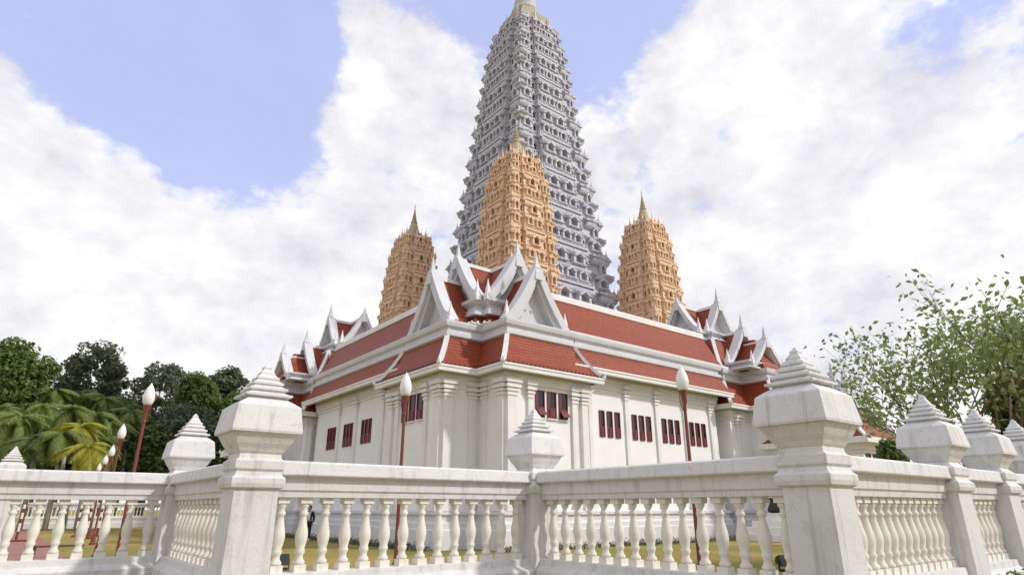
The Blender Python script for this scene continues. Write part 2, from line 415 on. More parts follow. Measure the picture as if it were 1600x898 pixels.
# upper wing roofs with white ridge
def gable_roof_sheet(mb, w, z0, z1, y0, y1, n=5, curve=.10):
    prof = []
    for i in range(n+1):
        t = i/n; prof.append((w*(1-t), z0+(z1-z0)*t - curve*(z1-z0)*math.sin(math.pi*t)))
    for sgn in (-1, 1):
        vv = 0
        for i in range(n):
            (a, za), (b, zb) = prof[i], prof[i+1]; l = math.hypot(a-b, zb-za)
            mb.add([(sgn*a, y0, za), (sgn*a, y1, za), (sgn*b, y1, zb), (sgn*b, y0, zb)], [(0, 1, 2, 3)], [[(y0, vv), (y1, vv), (y1, vv+l), (y0, vv+l)]])
            vv += l
    return prof
for tf in (T0, T1):
    for (p0, p1) in ((6.4, 21.0), (25.5, 30.2)):
        mb = MB(lambda x, y, z, tf=tf: tf(y, 2.85+x, z)); gable_roof_sheet(mb, 1.72, 9.98, 12.45, p0, p1)
        mb.build('upper_roof', M['tile'], temple, recalc=False)
        mb = MB(tf); mb.box(p0, p1, 2.85-.13, 2.85+.13, 12.30, 12.58); mb.box(p0, p1, 2.85-.08, 2.85+.08, 12.58, 12.68)
        mb.build('roof_ridge', M['trim'], temple)
        mb = MB(tf); mb.box(p0, p1, 1.12, 1.32, 9.985, 10.13); mb.build('roof_kerb', M['trim'], temple)

def gable(tf, ax, y0, y1, w, z0, z1, tip, name='gable', bw=1.0, closed=True, roof=True, drop=0.0):
    """gabled dormer: axis at ax, front plane y0, back y1, half width w, springing z0, ridge z1, finial tip"""
    f = lambda x, y, z: tf(ax+x, y, z)
    if roof:
        mb = MB(f); gable_roof_sheet(mb, w+.12, z0-.1-drop, z1, y0+.06, y1); rf = mb.build('gable_roof', M['tile'], temple, recalc=False)
        mb = MB(f); mb.box(-.09, .09, y0+.3, y1, z1-.08, z1+.12); mb.build('gable_ridge', M['trim'], temple)
    # tympanum, recessed
    mb = MB(f); n = 6; H = z1-z0
    c = [(w*.86*(1-i/n), z0+H*.93*i/n - .07*H*math.sin(math.pi*i/n)) for i in range(n+1)]
    pts = [(-x, z) for x, z in c] + [(x, z) for x, z in c[-2::-1]]
    mb.loft([[(x, y0+.58, z) for x, z in pts], [(x, y0+.72, z) for x, z in pts]])
    g = mb.build('gable', M['gable'], temple)
    # relief on the tympanum: raised lozenges and a small arched panel
    mb = MB(f)
    for (x, z, r) in [(0, .30, .20), (0, .52, .13), (-.42, .16, .14), (.42, .16, .14), (-.22, .30, .09), (.22, .30, .09), (0, .08, .14)]:
        r *= w*.62; X = x*w; Z = z0+z*H
        mb.add([(X-r*.7, y0+.585, Z), (X, y0+.585, Z-r), (X+r*.7, y0+.585, Z), (X, y0+.585, Z+r), (X, y0+.50, Z)], [(0, 1, 4), (1, 2, 4), (2, 3, 4), (3, 0, 4)])
    tag(mb.build('relief', M['gable'], g, recalc=False), kind='stuff')
    # stepped bargeboards
    for sgn in (-1, 1):
        mb = MB(f)
        for (off, dep, th) in ((0.0, .40*bw, .60), (-.36*bw, .36*bw, .44)):
            pts = []
            for i in range(n+1):
                t = i/n; pts.append((sgn*((w+.10+off)*(1-t)+ .02), y0+.26+(.0 if off == 0 else .10), z0-.02-drop*(1-t)+(H+.16+off*.9+drop*0)*t - .08*H*math.sin(math.pi*t)))
            mb.bar(pts, dep, th, up=(0, 1, 0))
        bb = mb.build('bargeboard', M['gable'], g)
        # upturned end
        mb = MB(f); X = sgn*(w+.16)
        mb.loft([[(X-r, y0+.14-r, z), (X+r, y0+.14-r, z), (X+r, y0+.14+r, z), (X-r, y0+.14+r, z)] for r, z in
                 [(.15, z0-.16-drop), (.16, z0+.06-drop), (.10, z0+.20-drop), (.09, z0+.42-drop), (.045, z0+.66-drop), (.006, z0+.98-drop)]])
        mb.build('eave_finial', M['trim'], g)
        for i in range(1, 6):
            pass
    mb = MB(f); T = tip-z1
    mb.loft([[(-r, y0+.14-r, z), (r, y0+.14-r, z), (r, y0+.14+r, z), (-r, y0+.14+r, z)] for r, z in
             [(.24, z1-.42), (.20, z1+.05), (.17, z1+.10*T+.05), (.19, z1+.16*T+.05), (.11, z1+.36*T), (.07, z1+.62*T), (.004, tip)]])
    mb.build('apex_finial', M['gable'], g)
    return g
def curb(tf, poly, z0, z1, name='tier_cornice'):
    h = z1-z0
    mb = MB(tf); poly_loft(mb, poly, [(.30, z0), (-.30, z0+.02), (-.30, z0+.12*h), (-.16, z0+.2*h), (-.16, z0+.36*h), (.02, z0+.44*h), (.02, z0+.62*h), (-.12, z0+.70*h), (-.22, z0+.80*h), (-.22, z0+.98*h), (.5, z1)])
    return mb.build(name, M['gable'], temple)
# --- corner pavilion: cross gables in two tiers
AX = 4.95
hw = 1.72
cross = [(AX-hw, 2.75), (AX+hw, 2.75), (AX+hw, AX-hw), (7.4, AX-hw), (7.4, AX+hw), (AX+hw, AX+hw), (AX+hw, 7.4), (AX-hw, 7.4), (AX-hw, AX+hw), (2.75, AX+hw), (2.75, AX-hw), (AX-hw, AX-hw)]
# small tiled skirt under the upper tier, in the corner of the two gables
mb = MB(T0); poly_loft(mb, offset_poly(cross, -.42), [(0, 10.02), (.2, 10.22), (.42, 10.62)], uv=True); mb.build('tier_skirt_roof', M['tile'], temple, recalc=False)
mb = MB(T0); poly_loft(mb, offset_poly(cross, -.46), [(.3, 9.99), (0, 9.99), (0, 10.07), (.1, 10.09)]); mb.build('skirt_fascia', M['trim'], temple)
ant = MB(T0); c2 = offset_poly(cross, -.45)
for i in range(12): eave_row(ant, c2[i], c2[(i+1) % 12], 10.06, .26)
tag(ant.build('tile_ends', M['trim'], temple), kind='stuff')
curb(T0, cross, 10.55, 11.5)
for tf in (T0, T1):
    gable(tf, AX, 1.02, 2.9, 1.72, 10.0, 12.75, 13.95)
    gable(tf, AX, 2.55, AX, 1.72, 11.5, 13.95, 15.1, drop=0)
    mb = MB(lambda x, y, z, tf=tf: tf(AX+x, y, z)); gable_roof_sheet(mb, 1.84, 11.42, 13.95, AX, 7.4); mb.build('gable_roof', M['tile'], temple, recalc=False)
# --- porch: turret with cross gables, telescoping roofs and the outer portico
PX = 23.8
TQ = 4.9
for tf in (T0, T1):
    tur = [(PX-1.6, TQ-2.0), (PX+1.6, TQ-2.0), (PX+1.6, TQ-1.5), (PX+2.5, TQ-1.5), (PX+2.5, TQ+1.6), (PX-2.5, TQ+1.6), (PX-2.5, TQ-1.5), (PX-1.6, TQ-1.5)]
    mb = MB(tf); mb.box(PX-2.2, PX+2.2, TQ-1.7, TQ+1.5, 9.9, 12.7); mb.build('turret_wall', M['wall'], temple)
    curb(tf, tur, 12.45, 13.1)
    gable(tf, PX, TQ-1.9, TQ+1.5, 1.45, 13.1, 15.35, 16.7, bw=.62)
    sw = (lambda p, q, z, tf=tf: tf(q, p, z))
    gable(sw, TQ, PX-2.5, PX+2.4, 1.45, 13.1, 15.35, 16.2, bw=.62)
    # telescoping gabled roofs reaching outward
    gable(tf, PX, 1.35, TQ, 2.0, 10.55, 13.05, 14.35, bw=.62)
    gable(tf, PX, -.20, 1.5, 1.75, 10.2, 12.0, 13.1, bw=.62)
    pk = [(PX-2.15, .1), (PX+2.15, .1), (PX+2.15, 5), (PX-2.15, 5)]
    curb(tf, pk, 9.96, 10.5)
    # outer portico
    dq = 0 if tf is T0 else 3.6
    pw = [(PX-2.1, -5.9+dq), (PX+2.1, -5.9+dq), (PX+2.1, -.4), (PX-2.1, -.4)]
    walls(tf, pw, .25, 5.0)
    mb = MB(tf); rr = poly_loft(mb, offset_poly(pw, -.35), [(0, 5.15), (.4, 5.5), (.85, 6.1), (1.2, 6.8)], uv=True); mb.build('portico_roof', M['tile'], temple, recalc=False)
    mb = MB(tf); poly_loft(mb, offset_poly(pw, -.35), [(.5, 4.9), (-.04, 4.92), (-.04, 5.2), (.08, 5.24)]); mb.build('eave_fascia', M['trim'], temple)
    wr = [[tf(*p) for p in r] for r in rr]
    for k in (0, 1):
        mb = MB(); hip(mb, wr, k, .16, .14); mb.build('hip_ridge', M['trim'], temple)
    mb = MB(tf); mb.box(PX-1.35, PX+1.35, -4.55+dq, -.5, 6.5, 7.0); mb.build('portico_wall', M['wall'], temple)
    gable(tf, PX, -4.7+dq, -1.9+dq*.4, 1.4, 6.75, 8.3, 9.45-dq*.09, bw=.62)
    gable(tf, PX, -4.1+dq, -.3, 1.45, 7.2, 8.8-dq*.09, 9.95-dq*.18, bw=.62)

# --- pilasters and windows
def pilaster(tf, x0, x1, y, z1, d=.16):
    mb = MB(tf)
    mb.box(x0, x1, y-d, y+.05, 1.5, z1-.75)
    for a, zz0, zz1 in ((.04, z1-.78, z1-.66), (.08, z1-.60, z1-.50), (.13, z1-.44, z1-.30), (.05, z1-.3, z1-.22), (.16, z1-.22, z1-.02)):
        mb.box(x0-a, x1+a, y-d-a, y+.05, zz0, zz1)
    mb.box(x0-.01, x1+.01, y-d-.012, y+.05, z1-.76, z1-.1)
    mb.box(x0-.05, x1+.05, y-d-.05, y+.05, 1.5, 1.8)
    return mb.build('pilaster', M['trim'], temple)
def window(tf, x0, x1, y, z0, z1, ajar=0.0, sill=True):
    mb = MB(tf); t = .045
    mb.box(x0, x0+t, y-.06, y+.08, z0, z1); mb.box(x1-t, x1, y-.06, y+.08, z0, z1)
    mb.box(x0+t, x1-t, y-.06, y+.08, z0, z0+t); mb.box(x0+t, x1-t, y-.06, y+.08, z1-t, z1)
    zm = z0+(z1-z0)*.36; mb.box(x0+t, x1-t, y-.05, y+.06, zm-.03, zm+.03)
    w = mb.build('window', M['maroon'], temple)
    mb = MB(tf); mb.box(x0+t, x1-t, y-.012, y+.01, z0+t, z1-t); mb.build('pane', M['glass'], w)
    xm = x0+(x1-x0)*.28
    mb = MB(tf); mb.box(x0+t, xm, y-.04, y-.02, zm+.05, z1-t-.01); mb.build('shutter', M['maroon'], w)
    if ajar:
        mb = MB(tf); a = ajar
        mb.add([(x0+t, y-.03, zm-.04), (x1-t, y-.03, zm-.04), (x1-t, y-.03-a, z0+.1), (x0+t, y-.03-a, z0+.1),
                (x0+t, y-.06, zm-.04), (x1-t, y-.06, zm-.04), (x1-t, y-.06-a, z0+.1), (x0+t, y-.06-a, z0+.1)],
               [(0, 1, 2, 3), (4, 5, 6, 7), (0, 1, 5, 4), (2, 3, 7, 6), (0, 3, 7, 4), (1, 2, 6, 5)]); mb.build('shutter', M['maroon'], w)
    else:
        mb = MB(tf); mb.box(xm, x1-t, y-.035, y-.018, z0+t+.01, zm-.04); mb.build('shutter', M['maroon'], w)
    if sill: mb = MB(tf); mb.box(x0-.03, x1+.03, y-.10, y+.05, z0-.06, z0-.005); mb.build('sill', M['trim'], w)
WB, WW = WALLH, .48+.85
for si, tf in enumerate((T0, T1)):
    # corner pavilion bay
    pilaster(tf, 2.66, 3.2, WB, 7.08); pilaster(tf, 3.85, 4.12, WB, 7.08, .12)
    pilaster(tf, 6.55, 6.9, WB, 7.08, .12); pilaster(tf, 7.15, 7.54, WB, 7.08)
    for i in range(3):
        window(tf, 4.34+.72*i, 4.34+.72*i+.54, WB, 5.48, 6.72, .22 if (i != 1 and si == 0) else 0)
    # the two faces of the notch
    pilaster(tf, .66, 1.12, 2+WB, 7.08)
    pilaster(tf, 2.0, 2.42, 2+WB, 7.08, .09)
    # wing
    st = 9.14 if si == 0 else 11.1
    wsp, wwd = (.575, .37) if si == 0 else (.46, .30)
    for k in range(4):
        s0 = st+2.47*k
        if s0+1.6 > 20.3 or (si == 1 and k == 3): break
        for i in range(3): window(tf, s0+wsp*i, s0+wsp*i+wwd, WW, 5.0, 6.32, sill=False)
        if k: pilaster(tf, s0-.56, s0-.30, WW, 7.78, .10)
    pilaster(tf, 8.35 if si == 0 else 9.6, 8.6 if si == 0 else 9.86, WW, 7.78, .10)
    pilaster(tf, s0+1.95 if s0+2.2 < 20.4 else 20.0, s0+2.2 if s0+2.2 < 20.4 else 20.25, WW, 7.78, .10)
    # porch returns and front
    pilaster(tf, 20.66, 21.05, .3+WB, 7.08)
    for i in range(3):
        window(tf, 22.75+.72*i, 23.29+.72*i, -1.5+WB, 5.3, 6.7)
    for i in range(4): window(tf, PX-1.55+.85*i, PX-1.05+.85*i, -5.9+(0 if si == 0 else 3.6)+.25, 3.2, 4.4)
    for i in range(3 if si == 0 else 1):
        sw = (lambda p, q, z, tf=tf: tf(q, p, z)); window(sw, -4.9+1.3*i+(0 if si == 0 else 3.6), -4.3+1.3*i+(0 if si == 0 else 3.6), PX-2.1+.25, 3.2, 4.4)
# inner terrace that carries the towers
mb = MB(); mb.box(22, 60, 29.5, 66, 0.1, 12.2); mb.build('inner_terrace', M['plinth'], temple)

# ------------------------------------------------------------------ towers
def redent(a):
    q = [(-.93, -.93), (-.58, -.93), (-.58, -.86), (-.40, -.86), (-.40, -1.0), (.40, -1.0), (.40, -.86), (.58, -.86), (.58, -.93)]
    pts = []
    for k in range(4):
        c, s = math.cos(k*math.pi/2), math.sin(k*math.pi/2)
        pts += [(a*(x*c-y*s), a*(x*s+y*c)) for x, y in q]
    return pts
def aedicule(name, mats, n_arch=4):
    """niche shrine, unit width, 1.5 tall, front towards -y: base, posts, pointed hood, hollow cell"""
    mb = MB()
    mb.box(-.5, .5, -.30, .05, 0, .12)
    mb.box(-.42, -.26, -.24, .05, .12, .85); mb.box(.26, .42, -.24, .05, .12, .85)
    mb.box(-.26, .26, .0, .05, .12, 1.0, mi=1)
    mb.loft([[(-.5, -.30, .85), (-.24, -.30, .85), (-.24, .05, .85), (-.5, .05, .85)], [(-.07, -.30, 1.32), (0, -.30, 1.18), (0, .05, 1.18), (-.07, .05, 1.32)]])
    mb.loft([[(.24, -.30, .85), (.5, -.30, .85), (.5, .05, .85), (.24, .05, .85)], [(0, -.30, 1.18), (.07, -.30, 1.32), (.07, .05, 1.32), (0, .05, 1.18)]])
    mb.loft([[(-.09, -.26, 1.2), (.09, -.26, 1.2), (.09, .02, 1.2), (-.09, .02, 1.2)], [(-.01, -.13, 1.62), (.01, -.13, 1.62), (.01, -.11, 1.62), (-.01, -.11, 1.62)]])
    return mb.mesh(name, mats)
def pinnacle(name, mat):
    mb = MB(); mb.sq(0, 0, [(.5, 0), (.5, .25), (.38, .32), (.42, .5), (.30, .6), (.33, .75), (.22, .9), (.24, 1.0), (.13, 1.2), (.15, 1.3), (.06, 1.7), (.008, 2.5)])
    return mb.mesh(name, mat)
def amalaka(name, mat):
    mb = MB(); n = 16
    rings = []
    for r, z in [(.38, 0), (.52, .08), (.60, .22), (.60, .34), (.52, .48), (.36, .56)]:
        rings.append([(r*(1.0 if k % 2 else .84)*math.cos(2*math.pi*k/n), r*(1.0 if k % 2 else .84)*math.sin(2*math.pi*k/n), z) for k in range(n)])
    mb.loft(rings); return mb.mesh(name, mat)
def tower(thing, cx, cy, z0, tiers, mat, cavity, spire_mat, afn, spire, vis=(0, 3), nm='silver', golden=False):
    """tiers: list of tier bottom heights (last = top). afn(z) = half width."""
    ae = aedicule('niche_'+nm, [mat, M['niche_sand'] if golden else M['niche_pale']]); ad = aedicule('shade_niche_'+nm, [mat, cavity]); pn = pinnacle('pinnacle_'+nm, mat); am = amalaka('ribbed_cushion_'+nm, mat)  # both niche shapes alike; only the painted shade on the back differs
    mb = MB(); a = afn(tiers[0])
    mb.sq(cx, cy, [(a*1.12, z0), (a*1.12, tiers[0]-.5), (a*1.06, tiers[0]-.3), (a*1.06, tiers[0])]); mb.build('tower_base', mat, thing)
    back = MB()
    PR = [(0, 1.035), (.05, 1.035), (.06, .975), (.10, .975), (.11, 1.0), (.15, 1.0), (.16, .955), (.38, .95), (.39, 1.01), (.43, 1.03), (.47, 1.03), (.48, .96), (.52, .96), (.53, .985), (.56, .985), (.57, .945), (.80, .94), (.81, .99), (.85, 1.02), (.90, 1.035), (.94, 1.035), (.95, .97), (1.0, .96)]
    for i in range(len(tiers)-1):
        za, zb = tiers[i], tiers[i+1]; h = zb-za
        mb = MB()
        rings = []
        for tt, sc in PR:
            z = za+h*tt; aa = afn(z)*sc
            rings.append([(cx+x, cy+y, z) for x, y in redent(aa)])
        mb.loft(rings, caps=True); mb.build('tier', mat, thing)
        for k in range(4):
            c, s = math.cos(k*math.pi/2), math.sin(k*math.pi/2)
            def P(x, y): return (cx+x*c-y*s, cy+x*s+y*c)
            def put(me, name, x, y, z, sc, rot=0):
                X, Y = P(x, y)
                if k in vis: inst(name, me, (X, Y, z), thing, k*math.pi/2+rot, sc)
                else:
                    o = len(back.v); cr_, sr_ = math.cos(k*math.pi/2), math.sin(k*math.pi/2)
                    back.v += [(X+v.co.x*sc[0]*cr_-v.co.y*sc[1]*sr_, Y+v.co.x*sc[0]*sr_+v.co.y*sc[1]*cr_, z+v.co.z*sc[2]) for v in me.vertices]
                    for pl in me.polygons: back.f.append([o+j for j in pl.vertices]); back.mi.append(pl.material_index); back.uv.append(None)
            def row(t, hh, items, me=ae, name='niche'):
                z = za+h*t; A = afn(z)*.955
                for xf, wf in items:
                    fx = abs(xf)
                    yf = -1.0 if fx < .4 else (-.86 if fx < .58 else -.93)
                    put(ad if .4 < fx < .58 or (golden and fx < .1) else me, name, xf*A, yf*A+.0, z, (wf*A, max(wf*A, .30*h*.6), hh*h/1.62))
            if golden:
                row(.16, .36, [(-.2, .30), (.2, .30), (-.75, .26), (.75, .26)])
                row(.56, .40, [(0, .40), (-.49, .20), (.49, .20), (-.75, .26), (.75, .26)])
            else:
                row(.15, .34, [(-.26, .22), (0, .24), (.26, .22), (-.76, .26), (.76, .26)])
                row(.15, .42, [(-.49, .19), (.49, .19)])
                row(.56, .38, [(-.2, .30), (.2, .30), (-.49, .19), (.49, .19), (-.68, .18), (.84, .16)])
            # corner cushion and pinnacle once for each corner
            A = afn(za+h*.95)
            sc = A*.26
            put(am, 'ribbed_cushion', -.80*A, -.80*A, za+h*.93, (sc*1.35, sc*1.35, h*.16/.56))
            A2 = afn(za+h*.45)
            put(am, 'ribbed_cushion', -.86*A2, -.86*A2, za+h*.46, (A2*.30, A2*.30, h*.10/.56))
            put(pn, 'pinnacle', -.93*A, -.93*A, za+h*.94, (A*.13, A*.13, h*.13))
            put(pn, 'pinnacle', -.43*A, -.98*A, za+h*.94, (A*.10, A*.10, h*.11))
            put(pn, 'pinnacle', .43*A, -.98*A, za+h*.94, (A*.10, A*.10, h*.11))
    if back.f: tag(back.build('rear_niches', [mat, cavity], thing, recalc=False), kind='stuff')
    zt = tiers[-1]; A = afn(zt)*.96; h = tiers[-1]-tiers[-2]
    # crown of pinnacles round the top
    for k in range(16):
        an = 2*math.pi*(k+.5)/16; m_ = max(abs(math.cos(an)), abs(math.sin(an)))
        rr = A*.88/m_
        inst('pinnacle', pn, (cx+rr*math.cos(an), cy+rr*math.sin(an), zt-.02), thing, 0, (A*.17, A*.17, h*(.24 if k % 2 else .17)*(1.0 if golden else 1.5)))
    S0 = spire['r']; H = spire['h']
    mb = MB(); mb.sq(cx, cy, [(A*.80, zt-.05), (A*.78, zt+H*.03), (S0*1.35, zt+H*.07), (S0*1.40, zt+H*.10), (S0*1.15, zt+H*.12), (S0*1.2, zt+H*.15)]); mb.build('spire_base', M['spire'], thing)
    mb = MB(); prof = [(S0*1.12, zt+H*.14), (S0*1.18, zt+H*.17), (S0*.98, zt+H*.19), (S0*1.05, zt+H*.22), (S0*.92, zt+H*.25), (S0*.82, zt+H*.33), (S0*.70, zt+H*.39), (S0*.52, zt+H*.42), (S0*.62, zt+H*.44), (S0*.62, zt+H*.47)]
    z = zt+H*.47; r = S0*.46; n = 9
    for j in range(n):
        t = j/n; rr = S0*.46*(1-t)**1.15+S0*.05
        zz = z+H*.40*t; dz = H*.40/n
        prof += [(rr*.78, zz), (rr, zz+dz*.3), (rr, zz+dz*.6), (rr*.75, zz+dz*.95)]
    prof += [(S0*.05, zt+H*.88), (S0*.12, zt+H*.90), (S0*.04, zt+H*.93), (.01, zt+H)]
    mb.lathe(cx, cy, prof, 20); mb.build('spire', spire_mat, thing, smooth=False)

MU, MV = 37.5, 45.4
main = empty('stupa_tower', (MU, MV, 12.2), 'tall silver grey tiered stupa tower rising at the centre of the temple', 'stupa tower')
def a_main(z):
    # half width measured on the photograph: a gently swelling taper
    pts = [(12, 7.3), (20, 6.8), (26.4, 6.1), (34, 5.3), (42, 4.5), (51, 3.65), (55.8, 2.85), (57.5, 2.5)]
    return float(np.interp(z, [p[0] for p in pts], [p[1] for p in pts]))
tz = list(np.linspace(13.2, 42, 8)) + [45.9, 49.5, 52.7, 55.4]
tower(main, MU, MV, 12.25, tz, M['silver'], M['niche'], M['spire_grey'], a_main, dict(r=1.62, h=15), nm='silver')
def a_gold(z):
    pts = [(12, 2.68), (19.1, 2.50), (23.7, 2.24), (27.0, 1.92), (29.0, 1.46), (31, 1.2)]
    return float(np.interp(z, [p[0] for p in pts], [p[1] for p in pts]))
gz = [13.2, 16.1, 18.9, 21.7, 24.4, 26.9, 29.0]
for (x, y, lab) in [(27.75, 34.95, 'nearest golden tiered tower standing directly in front of the grey stupa'),
                    (45.9, 36.5, 'golden tiered tower right of the grey stupa, behind the long roof'),
                    (28.65, 54.1, 'golden tiered tower left of the grey stupa, behind the left gable')]:
    th = empty('golden_tower', (x, y, 12.2), lab, 'stupa tower', 'golden towers at the corners of the temple terrace')
    tower(th, x, y, 12.25, gz, M['gold'], M['niche_gold'], M['spire'], a_gold, dict(r=.58, h=4.4), nm='gold', golden=True)

# ------------------------------------------------------------------ balustrade
BASE_Z, BAL_T, RAIL_T = .98, 1.715, 2.08
def post_mesh(w, h):
    """w widens the head, h stretches everything above the rail"""
    Z = lambda z: z if z < 2.09 else 2.09+(z-2.09)*h
    mb = MB()
    mb.sq(0, 0, [(.36, 0), (.36, .30), (.31, .36), (.31, .62), (.255, .72), (.225, .80), (.220, 1.78), (.255, 1.80), (.265, 1.84), (.265, 1.89), (.235, 1.92), (.225, 1.955),
                 (.245, 1.98), (.248, 2.06), (.215, 2.085)] + [(r*w, Z(z)) for r, z in [(.235, 2.13), (.255, 2.15), (.275, 2.185), (.31, 2.23), (.365, 2.325), (.400, 2.335), (.405, 2.36), (.365, 2.60), (.36, 2.615), (.30, 2.655), (.20, 2.715)]])
    a = mb.mesh('post_shaft', M['fence'], bevel=.004)
    mb = MB()
    pr = [(.20, 2.712)]
    for r, z in [(.275, 2.725), (.225, 2.795), (.178, 2.86), (.132, 2.92), (.085, 2.975)]:
        pr += [(r, z), (r, z+.022), (r*.86, z+.030), (r*.66, z+.056)]
    pr += [(.045, 3.04), (.05, 3.06), (.022, 3.09), (.006, 3.11)]
    mb.sq(0, 0, [(r*w, Z(z)) for r, z in pr])
    return a, mb.mesh('finial', M['fence'], bevel=.003)
PBIG = post_mesh(.88, 1.0); PSMALL = post_mesh(.76, .87)
def baluster_mesh():
    mb = MB(); z0 = BASE_Z; H = BAL_T-BASE_Z
    mb.box(-.062, .062, -.062, .062, z0-.01, z0+.07)
    mb.lathe(0, 0, [(.045, z0+.068), (.060, z0+.08), (.060, z0+.10), (.040, z0+.125), (.038, z0+.16), (.052, z0+.185), (.052, z0+.205), (.043, z0+.225), (.058, z0+.285), (.066, z0+.335), (.062, z0+.385), (.046, z0+.455), (.035, z0+.52),
                     (.033, z0+.545), (.047, z0+.56), (.047, z0+.578), (.034, z0+.595), (.034, z0+.62), (.050, z0+.648), (.052, z0+.675)], 14)
    mb.box(-.060, .060, -.060, .060, z0+.672, BAL_T+.01)
    me = mb.mesh('baluster', M['baluster'])
    me.polygons.foreach_set('use_smooth', [len(p.vertices) == 4 and abs(p.normal.z) < .95 and max(abs(p.normal.x), abs(p.normal.y)) < .9999 for p in me.polygons])
    return me
BME = baluster_mesh()
def post(x, y, label, pm=None):
    t = empty('balustrade_post', (x, y, 0), label, 'post', 'posts of the white balustrade')
    pm = pm or PSMALL
    inst('post_shaft', pm[0], (x, y, 0), t); inst('finial', pm[1], (x, y, 0), t)
    return t
def section(a, b, n, label, half=.225, group='balustrade sections'):
    a = Vector((*a, 0)); b = Vector((*b, 0)); d = (b-a).normalized(); nn = Vector((-d.y, d.x, 0))
    a2 = a+d*half; b2 = b-d*half
    t = empty('balustrade_section', (a+b)/2, label, 'balustrade', group)
    def strip(name, prof, mat, bv=.006):
        mb = MB(); rings = []
        for e in (a2, b2):
            rings.append([tuple(e+nn*o+Vector((0, 0, z))) for o, z in prof])
        mb.loft(rings); return mb.build(name, mat, t, bevel=bv)
    strip('top_rail', [(-.195, 1.925), (.195, 1.925), (.205, 1.94), (.19, 2.06), (.15, 2.08), (-.15, 2.08), (-.19, 2.06), (-.205, 1.94)], M['fence'])
    strip('rail_moulding', [(-.095, 1.712), (.095, 1.712), (.10, 1.765), (.12, 1.785), (.125, 1.905), (.15, 1.928), (-.15, 1.928), (-.125, 1.905), (-.12, 1.785), (-.10, 1.765)], M['fence'], .004)
    strip('base_rail', [(-.26, .0), (.26, .0), (.26, .42), (.20, .50), (.20, .70), (.24, .76), (.24, .84), (.15, .90), (.14, .978), (-.14, .978), (-.15, .90), (-.24, .84), (-.24, .76), (-.20, .70), (-.20, .50), (-.26, .42)], M['fence'])
    ln = (b2-a2).length
    for i in range(n):
        p = a2+d*(ln*(i+.5)/n); inst('baluster', BME, (p.x, p.y, 0), t, math.atan2(d.y, d.x))
    return t
PL, PC, PR_, P3 = (1.95, 6.9), (5.80, 6.9), (5.86, 2.92), (2.0, 10.5)
post(*PL, 'big white corner post with stepped finial, nearest on the left', PBIG)
post(*PC, 'white corner post at the inner angle, in front of the temple corner')
post(*PR_, 'big white corner post with stepped finial, nearest on the right', PBIG)
post(*P3, 'white post with pale finial just left of the big left corner post')
post(-1.85, 10.5, 'white post at the left end of the left balustrade, cut off by the picture edge')
rp = [8.95, 10.85, 12.7, 14.6]
for x, lb in zip(rp, ('first', 'second', 'third', 'fourth')):
    post(x, 2.92, 'white post with stepped finial, %s along the right balustrade beyond the big right post' % lb)
section(PL, PC, 14, 'white balustrade section between the big left post and the middle post')
section((PC[0]+.03, PR_[1]), (PC[0]+.03, PC[1]), 15, 'shaded white balustrade section between the middle post and big right post')
section((PL[0]+.025, PL[1]), (PL[0]+.025, P3[1]), 14, 'shaded short balustrade section running back from the big left post')
section((-1.85, 10.5), P3, 13, 'white balustrade section at the far left in front of lamps and path')
section((PR_[0], 2.92), (rp[0], 2.92), 15, 'white balustrade section just right of the big right post')
section((rp[0], 2.92), (rp[1], 2.92), 8, 'white balustrade section between first and second posts on the right')
section((rp[1], 2.92), (rp[2], 2.92), 8, 'white balustrade section between second and third posts on the right')
section((rp[2], 2.92), (rp[3], 2.92), 8, 'white balustrade section between third and fourth posts on the right')
# distant post and far balustrade behind the path
post(-.12, 18.8, 'small distant white post showing above the left rail by the palms')
section((-5.0, 18.8), (-.12, 18.8), 18, 'distant balustrade section left of the small distant post')
section((-6, 68), (5.4, 68), 40, 'far low white balustrade at the end of the brick path')
section((5.4, 68), (16, 68), 38, 'far low white balustrade right of the brick path below the trees')

# ------------------------------------------------------------------ lamps
def lamp_meshes():
    mb = MB(); mb.lathe(0, 0, [(.13, 0), (.13, .10), (.10, .14), (.07, .5), (.06, .55), (.042, .6), (.034, 3.55), (.045, 3.6), (.036, 3.65), (.042, 3.8), (.08, 3.98), (.085, 4.02)], 12)
    p = mb.mesh('lamp_pole', M['pole'], smooth=False)
    mb = MB()
    for k in range(3):
        a = 2*math.pi*k/3
        mb.tube([(.035*math.cos(a), .035*math.sin(a), 3.58), (.085*math.cos(a), .085*math.sin(a), 3.78), (.095*math.cos(a), .095*math.sin(a), 4.0)], .009, 5)
    br = mb.mesh('lamp_bracket', M['pole'])
    mb = MB(); mb.lathe(0, 0, [(.078, 4.0), (.112, 4.06), (.136, 4.15), (.136, 4.23), (.116, 4.33), (.080, 4.42), (.042, 4.49), (.015, 4.535), (.003, 4.56)], 18)
    g_ = mb.mesh('lamp_globe', M['opal'], smooth=True)
    return p, br, g_
LP = lamp_meshes()
def lamp(x, y, label):
    t = empty('lamp_post', (x, y, 0), label, 'lamp post', 'red lamp posts with white bud globes')
    for nme, me in zip(('lamp_pole', 'lamp_bracket', 'lamp_globe'), LP): inst(nme, me, (x, y, 0), t)
lamp(6.62, 12.42, 'red lamp post with white bud globe before the shaded left temple wall')
lamp(11.02, 8.08, 'red lamp post with white bud globe before the long right temple wall')
for (x, y, lb) in [(2.21, 17.5, 'tallest looking red lamp post in the row before the trees on the left'), (2.77, 26.9, 'second nearest lamp post in the row before the trees on the left'),
                   (3.50, 36.4, 'middle lamp post of the row before the trees on the left'), (3.95, 43.5, 'second farthest lamp post in the row before the trees on the left'), (4.45, 52.0, 'farthest smallest lamp post in the row before the trees on the left')]:
    lamp(x, y, lb)

